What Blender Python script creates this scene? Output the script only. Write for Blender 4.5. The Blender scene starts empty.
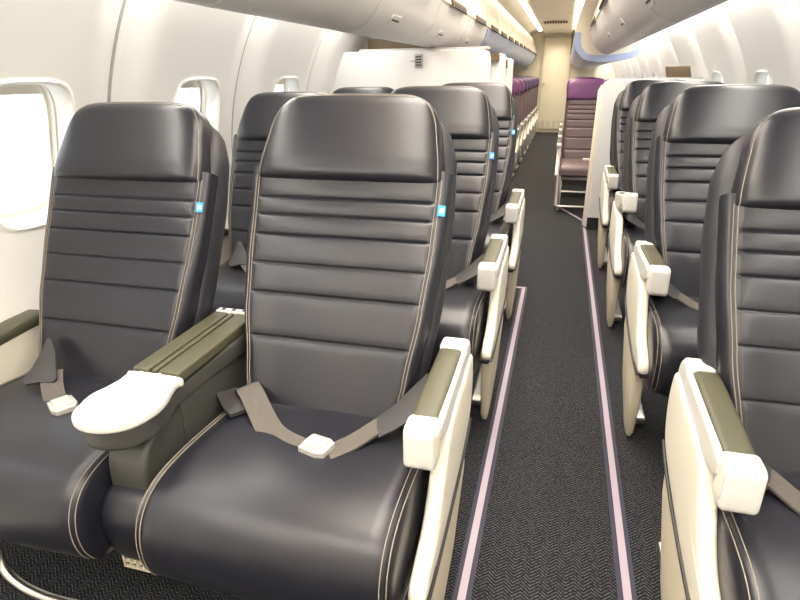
import bpy, math, random
from mathutils import Vector, Matrix

sc = bpy.context.scene
COL = sc.collection
random.seed(4)
sin, cos, pi = math.sin, math.cos, math.pi

# ------------------------------------------------------------------ camera
F, YAW, PITCH, ROLL, EYE = 568.75, -0.2708, -0.376, -0.0125, 1.1823
fw = Vector((sin(YAW)*cos(PITCH), cos(YAW)*cos(PITCH), sin(PITCH)))
rt = Vector((cos(YAW), -sin(YAW), 0))
up = rt.cross(fw)
r2 = rt*cos(ROLL) + up*sin(ROLL)
u2 = -rt*sin(ROLL) + up*cos(ROLL)
cam = bpy.data.cameras.new('camera')
cam.sensor_width = 36.0
cam.lens = F*36.0/800.0
cam.clip_start = 0.05
cam_o = bpy.data.objects.new('camera', cam)
COL.objects.link(cam_o)
M4 = Matrix.Identity(4)
for i in range(3):
    M4[i][0], M4[i][1], M4[i][2] = r2[i], u2[i], -fw[i]
M4[0][3], M4[1][3], M4[2][3] = 0, 0, EYE
cam_o.matrix_world = M4
sc.camera = cam_o

# ------------------------------------------------------------------ world, lights, exposure
world = bpy.data.worlds.new('World')
sc.world = world
world.use_nodes = True
bg = world.node_tree.nodes['Background']
bg.inputs[0].default_value = (0.93, 0.97, 1.0, 1)
bg.inputs[1].default_value = 1.7
vs = sc.view_settings
vs.view_transform = 'Standard'
vs.look = 'None'
vs.gamma = 1.0
vs.use_curve_mapping = False
vs.exposure = 0.65
AX = -0.24                     # lateral centre line of the cabin
YF, YE = -0.9, 13.2            # front opening and rear wall

def area(name, loc, sx, sy, power, color, rot=(0, 0, 0), spread=pi):
    l = bpy.data.lights.new(name, 'AREA')
    l.shape = 'RECTANGLE'; l.size = sx; l.size_y = sy
    l.energy = power; l.color = color; l.spread = spread
    o = bpy.data.objects.new(name, l)
    o.location = loc; o.rotation_euler = rot
    COL.objects.link(o)
    return o
# cove lighting along the ceiling, front cabin and rear cabin
area('galley_ceiling_glow', (-0.15, -0.30, 1.90), 1.5, 0.7, 24, (1.0, 0.93, 0.82))
area('ceiling_glow_front', (AX, 2.6, 1.88), 0.5, 4.4, 42, (1.0, 0.91, 0.80), spread=math.radians(130))
area('ceiling_glow_rear', (AX, 8.8, 1.88), 0.42, 8.4, 75, (1.0, 0.85, 0.64), spread=math.radians(115))

# ------------------------------------------------------------------ materials
def mat(name, col, rough=0.5, metal=0.0, spec=0.5, noise=None, bump=None, coat=0.0):
    m = bpy.data.materials.new(name)
    m.use_nodes = True
    nt = m.node_tree
    b = nt.nodes['Principled BSDF']
    b.inputs['Base Color'].default_value = (*col, 1)
    b.inputs['Roughness'].default_value = rough
    b.inputs['Metallic'].default_value = metal
    b.inputs['Specular IOR Level'].default_value = spec
    b.inputs['Coat Weight'].default_value = coat
    tc = nt.nodes.new('ShaderNodeTexCoord')
    if noise:
        sc_, amt = noise
        n = nt.nodes.new('ShaderNodeTexNoise')
        n.inputs['Scale'].default_value = sc_
        n.inputs['Detail'].default_value = 4
        nt.links.new(tc.outputs['Object'], n.inputs['Vector'])
        cr = nt.nodes.new('ShaderNodeMix'); cr.data_type = 'RGBA'
        cr.inputs[6].default_value = (*[c*(1-amt) for c in col], 1)
        cr.inputs[7].default_value = (*[min(1, c*(1+amt)) for c in col], 1)
        nt.links.new(n.outputs['Fac'], cr.inputs[0])
        nt.links.new(cr.outputs[2], b.inputs['Base Color'])
    if bump:
        sc_, st = bump
        n2 = nt.nodes.new('ShaderNodeTexNoise')
        n2.inputs['Scale'].default_value = sc_
        n2.inputs['Detail'].default_value = 3
        nt.links.new(tc.outputs['Object'], n2.inputs['Vector'])
        bp = nt.nodes.new('ShaderNodeBump')
        bp.inputs['Strength'].default_value = st
        bp.inputs['Distance'].default_value = 0.002
        nt.links.new(n2.outputs['Fac'], bp.inputs['Height'])
        nt.links.new(bp.outputs['Normal'], b.inputs['Normal'])
    return m

def emit(name, col, strength):
    m = bpy.data.materials.new(name)
    m.use_nodes = True
    b = m.node_tree.nodes['Principled BSDF']
    b.inputs['Base Color'].default_value = (*col, 1)
    b.inputs['Emission Color'].default_value = (*col, 1)
    b.inputs['Emission Strength'].default_value = strength
    return m

def glass(name):
    m = bpy.data.materials.new(name)
    m.use_nodes = True
    nt = m.node_tree
    out = nt.nodes['Material Output']
    nt.nodes.remove(nt.nodes['Principled BSDF'])
    t = nt.nodes.new('ShaderNodeBsdfTransparent')
    g = nt.nodes.new('ShaderNodeBsdfGlossy'); g.inputs['Roughness'].default_value = 0.05
    mx = nt.nodes.new('ShaderNodeMixShader'); mx.inputs[0].default_value = 0.06
    nt.links.new(t.outputs[0], mx.inputs[1]); nt.links.new(g.outputs[0], mx.inputs[2])
    nt.links.new(mx.outputs[0], out.inputs['Surface'])
    return m

def carpet():
    m = mat('carpet_weave', (0.02, 0.021, 0.024), 0.95, spec=0.1)
    nt = m.node_tree; b = nt.nodes['Principled BSDF']
    tc = nt.nodes.new('ShaderNodeTexCoord')
    sp = nt.nodes.new('ShaderNodeSeparateXYZ')
    nt.links.new(tc.outputs['Object'], sp.inputs[0])
    def mth(op, a, b_=None, c=None):
        n = nt.nodes.new('ShaderNodeMath'); n.operation = op
        for i, v in enumerate((a, b_, c)):
            if v is None: continue
            if isinstance(v, (int, float)): n.inputs[i].default_value = v
            else: nt.links.new(v, n.inputs[i])
        return n.outputs[0]
    ns = nt.nodes.new('ShaderNodeTexNoise'); ns.inputs['Scale'].default_value = 260; ns.inputs['Detail'].default_value = 2
    nt.links.new(tc.outputs['Object'], ns.inputs['Vector'])
    zig = mth('PINGPONG', sp.outputs[0], 0.021)
    ph = mth('MULTIPLY', mth('ADD', sp.outputs[1], mth('MULTIPLY', zig, 0.9)), 2*pi/0.0105)
    wv = mth('SINE', ph)
    val = mth('MULTIPLY', mth('GREATER_THAN', wv, 0.25), mth('GREATER_THAN', ns.outputs['Fac'], 0.47))
    mx = nt.nodes.new('ShaderNodeMix'); mx.data_type = 'RGBA'
    mx.inputs[6].default_value = (0.009, 0.010, 0.013, 1)
    mx.inputs[7].default_value = (0.072, 0.072, 0.076, 1)
    nt.links.new(val, mx.inputs[0])
    nt.links.new(mx.outputs[2], b.inputs['Base Color'])
    return m

LEATHER = mat('navy_grey_leather', (0.0118, 0.0122, 0.0180), 0.33, spec=0.5, noise=(6, 0.12), bump=(420, 0.12))
SHELL = mat('dark_seat_back', (0.018, 0.019, 0.025), 0.5)
STITCH = mat('tan_stitching', (0.24, 0.205, 0.16), 0.8)
WHITE = mat('ivory_white_plastic', (0.57, 0.56, 0.535), 0.38)
CREAM = mat('cream_panel_plastic', (0.66, 0.62, 0.53), 0.45)
BEIGE = mat('beige_plinth_plastic', (0.56, 0.50, 0.38), 0.5)
OLIVE = mat('olive_vinyl_pad', (0.064, 0.061, 0.036), 0.48, bump=(300, 0.1))
GREYP = mat('dark_grey_plastic', (0.048, 0.048, 0.044), 0.45)
BLACKP = mat('black_rubber', (0.012, 0.012, 0.014), 0.5)
METAL = mat('brushed_metal', (0.62, 0.60, 0.56), 0.28, 1.0)
BUCKLE = mat('satin_buckle_metal', (0.50, 0.49, 0.45), 0.38, 0.4)
WEB = mat('grey_brown_webbing', (0.080, 0.069, 0.060), 0.7, noise=(90, 0.25))
SHEATH = mat('dark_belt_sleeve', (0.030, 0.029, 0.031), 0.5)
BLUE = mat('bright_blue_tag', (0.02, 0.30, 0.75), 0.5)
TAGW = mat('tag_white_thread', (0.85, 0.9, 0.95), 0.5)
WALL = mat('white_side_wall', (0.84, 0.83, 0.80), 0.5)
GREYGAP = mat('grey_seam', (0.42, 0.41, 0.40), 0.6)
CEIL = mat('warm_white_ceiling', (0.84, 0.80, 0.72), 0.6)
BIN = mat('bin_light_grey_plastic', (0.68, 0.67, 0.66), 0.34)
BINFACE = mat('bin_cream_door', (0.66, 0.62, 0.56), 0.36)
BINBLUELIT = mat('blue_lit_bin_underside', (0.30, 0.38, 0.60), 0.3)  # blue cabin light reflected by the bins, put into the base colour
PURPLELIT = mat('purple_lit_headrest_cover', (0.095, 0.022, 0.105), 0.42)  # purple mood light on the headrests, painted as the cover colour
PURPLEDIM = mat('dim_purple_lit_headrest_cover', (0.045, 0.022, 0.075), 0.42)  # mood light fading with distance, painted as a darker cover colour
MAUVE = mat('mauve_grey_leather', (0.085, 0.055, 0.062), 0.45)
BULK = mat('white_bulkhead_laminate', (0.68, 0.68, 0.67), 0.45)
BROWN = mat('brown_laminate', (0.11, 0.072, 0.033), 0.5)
STRIPL = mat('lilac_floor_strip', (0.32, 0.265, 0.32), 0.4)
NAVY = mat('navy_strip_border', (0.016, 0.014, 0.035), 0.6)
CARPET = carpet()
GLASS = glass('window_acrylic')
LAMP = emit('warm_light_cover', (1.0, 0.86, 0.64), 6.0)
LED = emit('white_light_cover', (1.0, 0.95, 0.87), 25.0)
REARW = mat('cream_rear_wall', (0.84, 0.78, 0.62), 0.5)

# ------------------------------------------------------------------ mesh helpers
def flap(m, rows, th):
    # a folded sleeve: rows of (left point, right point), thickness th
    rings = []
    R_ = [(Vector(a), Vector(b)) for a, b in rows]
    for i, (a, b) in enumerate(R_):
        t = (sum(R_[min(i+1, len(R_)-1)], Vector())-sum(R_[max(i-1, 0)], Vector())).normalized()
        n = t.cross(b-a).normalized()*th/2
        mid = (a+b)/2
        rings.append([a-n*0.4, mid-n, b-n*0.4, b+n*0.4, mid+n*1.3, a+n*0.4])
    m.loft(rings)

class MB:
    def __init__(s): s.v, s.f = [], []
    def add(s, v, f):
        n = len(s.v); s.v += [tuple(p) for p in v]; s.f += [tuple(i+n for i in q) for q in f]
    def loft(s, rings, cap=True, closed=True):
        n = len(rings[0]); v = [p for r in rings for p in r]; f = []
        for k in range(len(rings)-1):
            for i in range(n if closed else n-1):
                j = (i+1) % n
                f.append((k*n+i, k*n+j, (k+1)*n+j, (k+1)*n+i))
        if cap:
            f.append(tuple(range(n-1, -1, -1))); f.append(tuple((len(rings)-1)*n+i for i in range(n)))
        s.add(v, f)
    def box(s, x0, x1, y0, y1, z0, z1, b=0.0, tf=None):
        if b <= 0:
            v = [(x, y, z) for z in (z0, z1) for x, y in ((x0, y0), (x1, y0), (x1, y1), (x0, y1))]
            f = [(3, 2, 1, 0), (4, 5, 6, 7), (0, 1, 5, 4), (1, 2, 6, 5), (2, 3, 7, 6), (3, 0, 4, 7)]
            if tf: v = [tf(p) for p in v]
            s.add(v, f); return
        out = rrect((x0+x1)/2, (y0+y1)/2, (x1-x0)/2, (y1-y0)/2, b, 5)
        s.pillow(out, z0, z1, b, tf)
    def pillow(s, outline, d0, d1, b, tf=None, n=5, bulge=0.0):
        """closed outline in a plane, given thickness d0..d1 with rounded edges of radius b; tf maps (a, b, d) to space"""
        cx = sum(p[0] for p in outline)/len(outline); cy = sum(p[1] for p in outline)/len(outline)
        nn = len(outline)
        nor = []
        for i in range(nn):
            a, c = outline[i-1], outline[(i+1) % nn]
            tx, ty = c[0]-a[0], c[1]-a[1]; L = math.hypot(tx, ty) or 1
            nx, ny = ty/L, -tx/L
            nor.append((nx, ny))
        A = sum(outline[i-1][0]*outline[i][1]-outline[i][0]*outline[i-1][1] for i in range(nn))
        sg = 1 if A > 0 else -1
        rings = []
        def ring(inset, d):
            return [(p[0]-sg*q[0]*inset, p[1]-sg*q[1]*inset, d) for p, q in zip(outline, nor)]
        for k in range(n+1):
            t = pi/2*k/n
            rings.append(ring(b*(1-sin(t)), d0+b*(1-cos(t))))
        for k in range(n+1):
            t = pi/2*k/n
            rings.append(ring(b*(1-cos(t)), d1-b*(1-sin(t))))
        # closing caps as shrinking rings
        last = rings[-1]; capr = []
        for fct in (0.75, 0.5, 0.25, 0.02):
            capr.append([(cx+(p[0]-cx)*fct, cy+(p[1]-cy)*fct, d1+bulge*(1-fct*fct)) for p in last])
        rings += capr
        if tf: rings = [[tf(p) for p in r] for r in rings]
        s.loft(rings)
    def tube(s, pts, r, n=8, cap=True):
        pts = [Vector(p) for p in pts]; rings = []; prev = None
        for i, p in enumerate(pts):
            t = (pts[min(i+1, len(pts)-1)]-pts[max(i-1, 0)]).normalized()
            if prev is None:
                a = Vector((0, 0, 1)) if abs(t.z) < 0.9 else Vector((1, 0, 0))
                prev = t.cross(a).normalized()
            nx = (prev-t*prev.dot(t)).normalized(); prev = nx; by = t.cross(nx)
            rr = r[i] if isinstance(r, (list, tuple)) else r
            rings.append([p+nx*cos(2*pi*k/n)*rr+by*sin(2*pi*k/n)*rr for k in range(n)])
        s.loft(rings, cap)
    def ribbon(s, pts, wv, th):
        """strap: centre points, half-width vectors, thickness"""
        rings = []
        P = [Vector(p) for p in pts]
        for i, p in enumerate(P):
            t = (P[min(i+1, len(P)-1)]-P[max(i-1, 0)]).normalized()
            w = Vector(wv[i] if isinstance(wv, list) else wv); n = t.cross(w).normalized()*th/2
            rings.append([p-w-n, p+w-n, p+w+n, p-w+n])
        s.loft(rings)
    def build(s, name, m, parent=None, smooth=True, origin=None, angle=35, local=None):
        me = bpy.data.meshes.new(name)
        v = s.v
        if local: v = [(p[0]-local[0], p[1]-local[1], p[2]-local[2]) for p in v]
        if origin: v = [(p[0]-origin[0], p[1]-origin[1], p[2]-origin[2]) for p in v]
        me.from_pydata(v, [], s.f)
        me.validate(); me.update()
        import bmesh
        bm = bmesh.new(); bm.from_mesh(me)
        bmesh.ops.recalc_face_normals(bm, faces=bm.faces)
        bm.to_mesh(me); bm.free()
        me.materials.append(m)
        if smooth:
            me.shade_smooth()
            me.set_sharp_from_angle(angle=math.radians(angle))
        o = bpy.data.objects.new(name, me)
        if origin: o.location = origin
        COL.objects.link(o)
        if parent: o.parent = parent
        return o

def rrect(cx, cy, hx, hy, r, n=6):
    r = min(r, hx*0.999, hy*0.999); out = []
    for k, (sx, sy) in enumerate(((1, 1), (-1, 1), (-1, -1), (1, -1))):
        for i in range(n+1):
            a = pi/2*k+pi/2*i/n
            out.append((cx+sx*(hx-r)+r*cos(a), cy+sy*(hy-r)+r*sin(a)))
    return out

def smooth_closed(pts, n=6):
    out = []; N = len(pts)
    for i in range(N):
        p0, p1, p2, p3 = pts[i-1], pts[i], pts[(i+1) % N], pts[(i+2) % N]
        for k in range(n):
            t = k/n
            out.append(tuple(0.5*(2*b+(c-a)*t+(2*a-5*b+4*c-d)*t*t+(3*b-a-3*c+d)*t**3) for a, b, c, d in zip(p0, p1, p2, p3)))
    return out
def smooth_open(pts, n=6):
    out = []; N = len(pts)
    for i in range(N-1):
        p0, p1, p2, p3 = pts[max(i-1, 0)], pts[i], pts[i+1], pts[min(i+2, N-1)]
        for k in range(n):
            t = k/n
            out.append(tuple(0.5*(2*b+(c-a)*t+(2*a-5*b+4*c-d)*t*t+(3*b-a-3*c+d)*t**3) for a, b, c, d in zip(p0, p1, p2, p3)))
    out.append(tuple(pts[-1])); return out
def interp(tab, x):
    if x <= tab[0][0]: return tab[0][1]
    for (a, b), (c, d) in zip(tab, tab[1:]):
        if x <= c:
            t = (x-a)/(c-a); t = t*t*(3-2*t)*0.5+t*0.5
            return b+(d-b)*t
    return tab[-1][1]

def empty(name, loc, label, cat, group=None):
    o = bpy.data.objects.new(name, None)
    o.empty_display_size = 0.1
    o.location = loc
    COL.objects.link(o)
    o['label'] = label; o['category'] = cat
    if group: o['group'] = group
    return o
def tag(o, label, cat, group=None):
    o['label'] = label; o['category'] = cat
    if group: o['group'] = group
    return o
def struct(o):
    o['kind'] = 'structure'; return o
def dup(root, loc, label, group=None):
    c = root.copy(); COL.objects.link(c); c.location = loc; c['label'] = label
    if group: c['group'] = group
    def rec(src, dst):
        for ch in list(src.children):
            if ch.parent is not src: continue
            d = ch.copy(); COL.objects.link(d); d.parent = dst
            rec(ch, d)
    kids = [ch for ch in root.children]
    for ch in kids:
        d = ch.copy(); COL.objects.link(d); d.parent = c
        for g in ch.children:
            e = g.copy(); COL.objects.link(e); e.parent = d
    return c

# ------------------------------------------------------------------ cabin shell
R, ZC = 1.29, 0.75
def wpt(side, Y, ang, inward=0.0):
    r = R-inward
    c_ = cos(ang) if ang >= 0 else cos(ang)**0.42
    return (AX+side*r*c_, Y, ZC+r*sin(ang))
A0_, A1_ = math.asin(-ZC/R), math.asin((1.74-ZC)/R)
def smst(t):
    t = max(0.0, min(1.0, t)); return t*t*(3-2*t)
ZWIN = 0.99
AW = math.asin((ZWIN-ZC)/R)
WH, WV = 0.146, 0.190/ (R*cos(AW))*0.985   # half width (m), half height (rad)

def make_wall(side, name, centres, pitch):
    m = MB()
    def inward(Y):
        d = min(abs(Y-(centres[0]+pitch*0.44+pitch*k)) for k in range(-6, 22))
        return 0.012*smst((d-0.006)/0.012)+0.034*smst((d-0.01)/0.15) if d < 0.5 else 0.046
    def P(Y, a, extra=0.0):
        fade = 1.0
        return wpt(side, Y, a, inward(Y)*fade+extra)
    # Y lines: fine near the seams
    ys = set([YF, YE])
    seams = [centres[0]+pitch*0.44+pitch*k for k in range(-6, 22)]
    for sm in seams:
        for d in (-0.17, -0.13, -0.09, -0.06, -0.045, -0.03, -0.02, -0.011, -0.005, 0.005, 0.011, 0.02, 0.03, 0.045, 0.06, 0.09, 0.13, 0.17):
            if YF < sm+d < YE: ys.add(round(sm+d, 4))
    BX, BA = 0.205, 0.25
    for c in centres:
        for d in (-BX, BX):
            if YF < c+d < YE: ys.add(round(c+d, 4))
    ys = sorted(ys)
    angs = sorted(set([A0_+(A1_-A0_)*k/36 for k in range(37)]+[AW-BA, AW+BA]))
    idx = {}
    for i, y in enumerate(ys):
        for j, a in enumerate(angs):
            idx[i, j] = i*len(angs)+j
    verts = [P(y, a) for y in ys for a in angs]
    faces = []
    for i in range(len(ys)-1):
        for j in range(len(angs)-1):
            ym, am = (ys[i]+ys[i+1])/2, (angs[j]+angs[j+1])/2
            if any(abs(ym-c) < BX and abs(am-AW) < BA for c in centres): continue
            faces.append((idx[i, j], idx[i+1, j], idx[i+1, j+1], idx[i, j+1]))
    m.add(verts, faces)
    for c in centres:
        N = 72
        hole = [(WH*sgn_pow(cos(2*pi*k/N), 0.52), WV*sgn_pow(sin(2*pi*k/N), 0.52)) for k in range(N)]
        outer = []
        for k in range(N):
            x, a = cos(2*pi*k/N), sin(2*pi*k/N)
            s = max(abs(x), abs(a)); outer.append((BX*1.004*x/s, BA*1.004*a/s))
        rings = []
        for t in (0, 0.25, 0.5, 0.62, 0.72, 0.80, 0.86):
            q = t/0.86
            rings.append([P(c+o[0]*(1-q)+h[0]*1.16*q, AW+o[1]*(1-q)+h[1]*1.16*q) for o, h in zip(outer, hole)])
        for sc_, ex in ((1.12, 0.004), (1.08, -0.001), (1.05, -0.012), (1.02, -0.03), (1.0, -0.05)):
            rings.append([P(c+h[0]*sc_, AW+h[1]*sc_, ex) for h in hole])
        m.loft(rings, cap=False)
    return struct(m.build(name, WALL, angle=60))
def sgn_pow(x, p): return math.copysign(abs(x)**p, x)

LW = [1.338+0.805*k for k in range(-2, 4)]
RW = [3.38+0.97*k for k in range(-3, 9)]
make_wall(-1, 'wall_left', LW, 0.805)
make_wall(1, 'wall_right', RW, 0.97)
wi = 0
for side, cs in ((-1, LW), (1, RW)):
    for c in cs:
        wi += 1
        N = 64
        hole = [(WH*sgn_pow(cos(2*pi*k/N), 0.52), WV*sgn_pow(sin(2*pi*k/N), 0.52)) for k in range(N)]
        m = MB()
        m.loft([[wpt(side, c+h[0]*s_, AW+h[1]*s_, e) for h in hole] for s_, e in ((1.0, -0.012), (1.0, -0.03), (0.93, -0.028), (0.93, -0.06), (1.08, -0.06), (1.08, -0.012))], cap=False)
        fr = struct(m.build('window_%d' % wi, CEIL))
        m = MB(); m.add([wpt(side, c+h[0]*0.94, AW+h[1]*0.94, -0.045) for h in hole], [tuple(range(N))])
        m.build('window_pane', GLASS, fr)
        m = MB()    # the pulled-up shade: its lower edge shows at the top of the opening
        m.loft([[wpt(side, c+x, AW+a, e) for x, a, e in ((-0.105, WV*0.80, -0.030), (0.105, WV*0.80, -0.030), (0.105, WV*0.80, -0.022), (-0.105, WV*0.80, -0.022))],
                [wpt(side, c+x, AW+a, e) for x, a, e in ((-0.08, WV*0.97, -0.030), (0.08, WV*0.97, -0.030), (0.08, WV*0.97, -0.022), (-0.08, WV*0.97, -0.022))]])
        m.build('window_shade', CREAM, fr)

m = MB(); m.box(AX-1.20, AX+1.20, YF, YE+0.05, -0.06, 0.0)
struct(m.build('floor', CARPET, smooth=False))
ti = 3
for side, cs, pt in ((-1, LW, 0.805), (1, RW, 0.97)):
    for k in range(-1 if side < 0 else 0, len(cs)):
        y = cs[0]+pt*0.44+pt*k
        if not (0.3 < y < YE-0.2) or (side < 0 and y > 4.4): continue
        ti += 1
        m = MB()
        m.loft([[wpt(side, y+dy, a, e) for dy, e in ((-0.006, -0.004), (0.006, -0.004), (0.006, 0.004), (-0.006, 0.004))] for a in [A0_+0.3+(A1_-A0_-0.3)*j/24 for j in range(25)]])
        struct(m.build('trim_%d' % ti, GREYGAP, smooth=False))
# wash lights running along the side walls just under the outer edge of the bins
for side in (-1, 1):
    ti += 1
    m = MB()
    q = [(0.918, 1.535), (0.975, 1.550), (0.972, 1.562), (0.915, 1.547)]
    m.loft([[(AX+side*p[0], y, p[1]) for p in q] for y in (YF+0.05, 5.5 if side > 0 else 3.55)])
    struct(m.build('trim_%d' % ti, LED, smooth=False))
ti += 1
m = MB(); m.loft([[(AX+p[0], y, p[1]) for p in ((0.918, 1.535), (0.975, 1.550), (0.972, 1.562), (0.915, 1.547))] for y in (5.55, YE-0.1)])
struct(m.build('trim_%d' % ti, LED, smooth=False))
# ceiling: centre panel with raised coves
prof = smooth_open([(-0.98, 1.60), (-0.80, 1.78), (-0.56, 1.93), (-0.40, 1.99), (-0.31, 2.0), (-0.27, 1.955), (-0.22, 1.94), (0, 1.955), (0.22, 1.94), (0.27, 1.955), (0.31, 2.0), (0.40, 1.99), (0.56, 1.93), (0.80, 1.78), (0.98, 1.60)], 4)
m = MB(); m.loft([[(AX+p[0], y, p[1]) for p in prof] + [(AX+p[0]*1.03, y, p[1]+0.05) for p in reversed(prof)] for y in (YF, 3, 6, 9, YE)])
struct(m.build('ceiling', CEIL))
# ribs across the rear ceiling
m = MB()
for y in (7.2, 8.9, 10.6, 12.2):
    m.loft([[(AX+x, y+dy, 1.952-0.2*abs(x)*abs(x)-dz) for dy, dz in ((-0.04, -0.01), (-0.03, 0.014), (0.03, 0.014), (0.04, -0.01))] for x in (-0.24, -0.12, 0, 0.12, 0.24)])
struct(m.build('trim_1', CEIL))
m = MB(); m.box(AX-1.3, AX+1.3, YF-0.05, YF, 0.0, 2.05); struct(m.build('wall_front', CEIL, smooth=False))
# rear wall with the door
m = MB(); m.box(AX-1.2, AX+1.2, YE, YE+0.05, 0.0, 2.05); struct(m.build('wall_back', REARW, smooth=False))
m = MB(); m.box(-0.50, 0.035, YE-0.03, YE, 0.06, 1.86, 0.012); d1 = struct(m.build('door_1', REARW))
m = MB(); m.box(-0.525, -0.50, YE-0.035, YE, 0.0, 1.9); m.box(0.035, 0.06, YE-0.035, YE, 0.0, 1.9); m.box(-0.525, 0.06, YE-0.035, YE, 1.865, 1.9)
m.build('door_frame', CREAM, d1, smooth=False)
m = MB(); m.tube([(-0.45, YE-0.03, 0.98), (-0.45, YE-0.06, 0.98)], 0.022, 12); m.build('door_handle', METAL, d1)
m = MB()
for x in (-0.42, -0.30, -0.18, -0.06): m.box(x-0.035, x+0.035, YE-0.036, YE-0.029, 0.10, 0.24)
m.build('door_vent', CREAM, d1, smooth=False)

# floor strips
def strip(name, pts, w):
    def band(hw, z, mt, nm, par=None):
        m = MB()
        L = []
        for i, p in enumerate(pts):
            a, b = Vector(pts[max(i-1, 0)]), Vector(pts[min(i+1, len(pts)-1)])
            q = Vector(p)
            if 0 < i < len(pts)-1:
                d1_ = (q-a).normalized(); d2_ = (b-q).normalized()
                n1 = Vector((-d1_.y, d1_.x)); n2 = Vector((-d2_.y, d2_.x))
                n = (n1+n2).normalized(); n = n/max(0.3, n.dot(n1))
            else:
                d = (b-a).normalized(); n = Vector((-d.y, d.x))
            L.append([(q.x-n.x*hw, q.y-n.y*hw, 0.0), (q.x+n.x*hw, q.y+n.y*hw, 0.0), (q.x+n.x*hw, q.y+n.y*hw, z), (q.x-n.x*hw, q.y-n.y*hw, z)])
        m.loft(L)
        return m.build(nm, mt, par, smooth=False)
    o = struct(band(w*2.3, 0.003, NAVY, name))
    band(w, 0.005, STRIPL, 'light_strip', o)
strip('trim_2', [(-0.137, -0.4), (-0.137, 3.24), (-0.36, 3.24)], 0.0095)
strip('trim_3', [(0.252, -0.4), (0.246, 5.02), (0.005, 5.62), (0.0, 13.1)], 0.0095)

# ------------------------------------------------------------------ overhead bins
FC = [(0.41, 1.53), (0.42, 1.50), (0.45, 1.43), (0.51, 1.362), (0.58, 1.336), (0.64, 1.364), (0.72, 1.425), (0.80, 1.472), (0.88, 1.52), (0.95, 1.565)]
EC = [(0.285, 1.53), (0.287, 1.46), (0.31, 1.38), (0.37, 1.315), (0.45, 1.288), (0.62, 1.285), (0.80, 1.312), (0.865, 1.36), (0.885, 1.45), (0.89, 1.56)]
def bin_unit(side, y0, y1, under, face_top, label, grp, mu, handle=True, blue=None):
    root = empty('overhead_bin', (AX+side*0.7, (y0+y1)/2, 1.55), label, 'overhead bin', grp)
    ox, oy, oz = root.location
    def W(p, y): return (AX+side*p[0]-ox, y-oy, p[1]-oz)
    sm = smooth_open(under, 4)
    back = [(0.93, 1.60), (0.80, 1.74), (face_top[0]+0.02, face_top[1]+0.02)]
    ring = sm+back
    g = 0.004
    m = MB(); m.loft([[W(p, y) for p in ring] for y in (y0+g, y1-g)])
    m.build('bin_body', mu, root)
    if blue:
        q = sm[:-6]; inner = []
        for i, p in enumerate(q):
            a_, b_ = q[max(i-1, 0)], q[min(i+1, len(q)-1)]; L_ = math.hypot(b_[0]-a_[0], b_[1]-a_[1])
            inner.append((p[0]-(b_[1]-a_[1])/L_, p[1]+(b_[0]-a_[0])/L_))
        off = lambda k: [(p[0]+(i_[0]-p[0])*k, p[1]+(i_[1]-p[1])*k) for p, i_ in zip(q, inner)]
        o_, n_ = off(-0.006), off(0.05)
        m = MB(); m.loft([[W(p, y) for p in o_+list(reversed(n_))] for y in (y0+g-0.003, y1-g+0.002)])
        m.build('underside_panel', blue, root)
    a, b = under[0], face_top
    nx, nz = -(b[1]-a[1]), (b[0]-a[0]); L = math.hypot(nx, nz); nx, nz = nx/L, nz/L
    m = MB()
    pr = []
    for k in range(9):
        t = k/8; e = 0.018*math.sin(pi*min(1, t*1.0))*0.6+0.010
        pr.append((a[0]+(b[0]-a[0])*t+nx*e, a[1]+(b[1]-a[1])*t+nz*e+0.006))
    pr2 = [(p[0]-nx*0.03, p[1]-nz*0.03) for p in reversed(pr)]
    m.loft([[W(p, y) for p in pr+pr2] for y in (y0+0.008, y0+0.014, y1-0.014, y1-0.008)])
    dr = m.build('bin_door', BINFACE, root)
    if handle:
        m = MB()
        yc = (y0+y1)/2
        q = [(a[0]+nx*0.013+(b[0]-a[0])*t, a[1]+nz*0.013+(b[1]-a[1])*t) for t in (-0.02, 0.10)]
        m.loft([[W(p, y) for p in (q[0], q[1], (q[1][0]+nx*0.01, q[1][1]+nz*0.01), (q[0][0]+nx*0.01, q[0][1]+nz*0.01))] for y in (yc-0.24, yc+0.24)])
        m.build('latch', BROWN, dr)
        m = MB()
        m.loft([[W((p[0]+nx*0.011, p[1]+nz*0.011), y) for p in (q[0], ((q[0][0]*0.35+q[1][0]*0.65), (q[0][1]*0.35+q[1][1]*0.65)), )]+
                [W((p[0]+nx*0.001, p[1]+nz*0.001), y) for p in (((q[0][0]*0.35+q[1][0]*0.65), (q[0][1]*0.35+q[1][1]*0.65)), q[0])] for y in (yc-0.20, yc+0.20)])
        m.build('latch_recess', BLACKP, dr)
    return root
ORD = ['first', 'second', 'third', 'fourth', 'fifth', 'sixth', 'seventh', 'eighth', 'ninth', 'tenth', 'eleventh', 'twelfth', 'thirteenth', 'fourteenth', 'fifteenth', 'sixteenth']
ybins = [YF+0.02, 0.35, 1.30, 2.25, 3.20, 4.15, 5.10]
for i in range(1, 6):
    bin_unit(-1, ybins[i], ybins[i+1], FC, (0.49, 1.84), '%s pale grey overhead bin from the front above the paired seats' % ORD[i-1], 'overhead bins over the seat pairs', BIN)
for i in range(10):
    y = 5.10+0.805*i
    bin_unit(-1, y, y+0.805, FC, (0.49, 1.84), '%s rear overhead bin with blue-lit underside behind the white closet' % ORD[i], 'rear overhead bins on the closet side', BINFACE, blue=BINBLUELIT)
for i in range(0, 6):
    y0, y1 = ybins[i] if i else YF+0.02, ybins[i+1]
    if i == 0: continue
    bin_unit(1, y0, y1 if i < 5 else 5.92, FC, (0.49, 1.84), '%s pale grey overhead bin from the front above the single seats' % ORD[i-1], 'overhead bins over the single seats', BIN)
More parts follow.
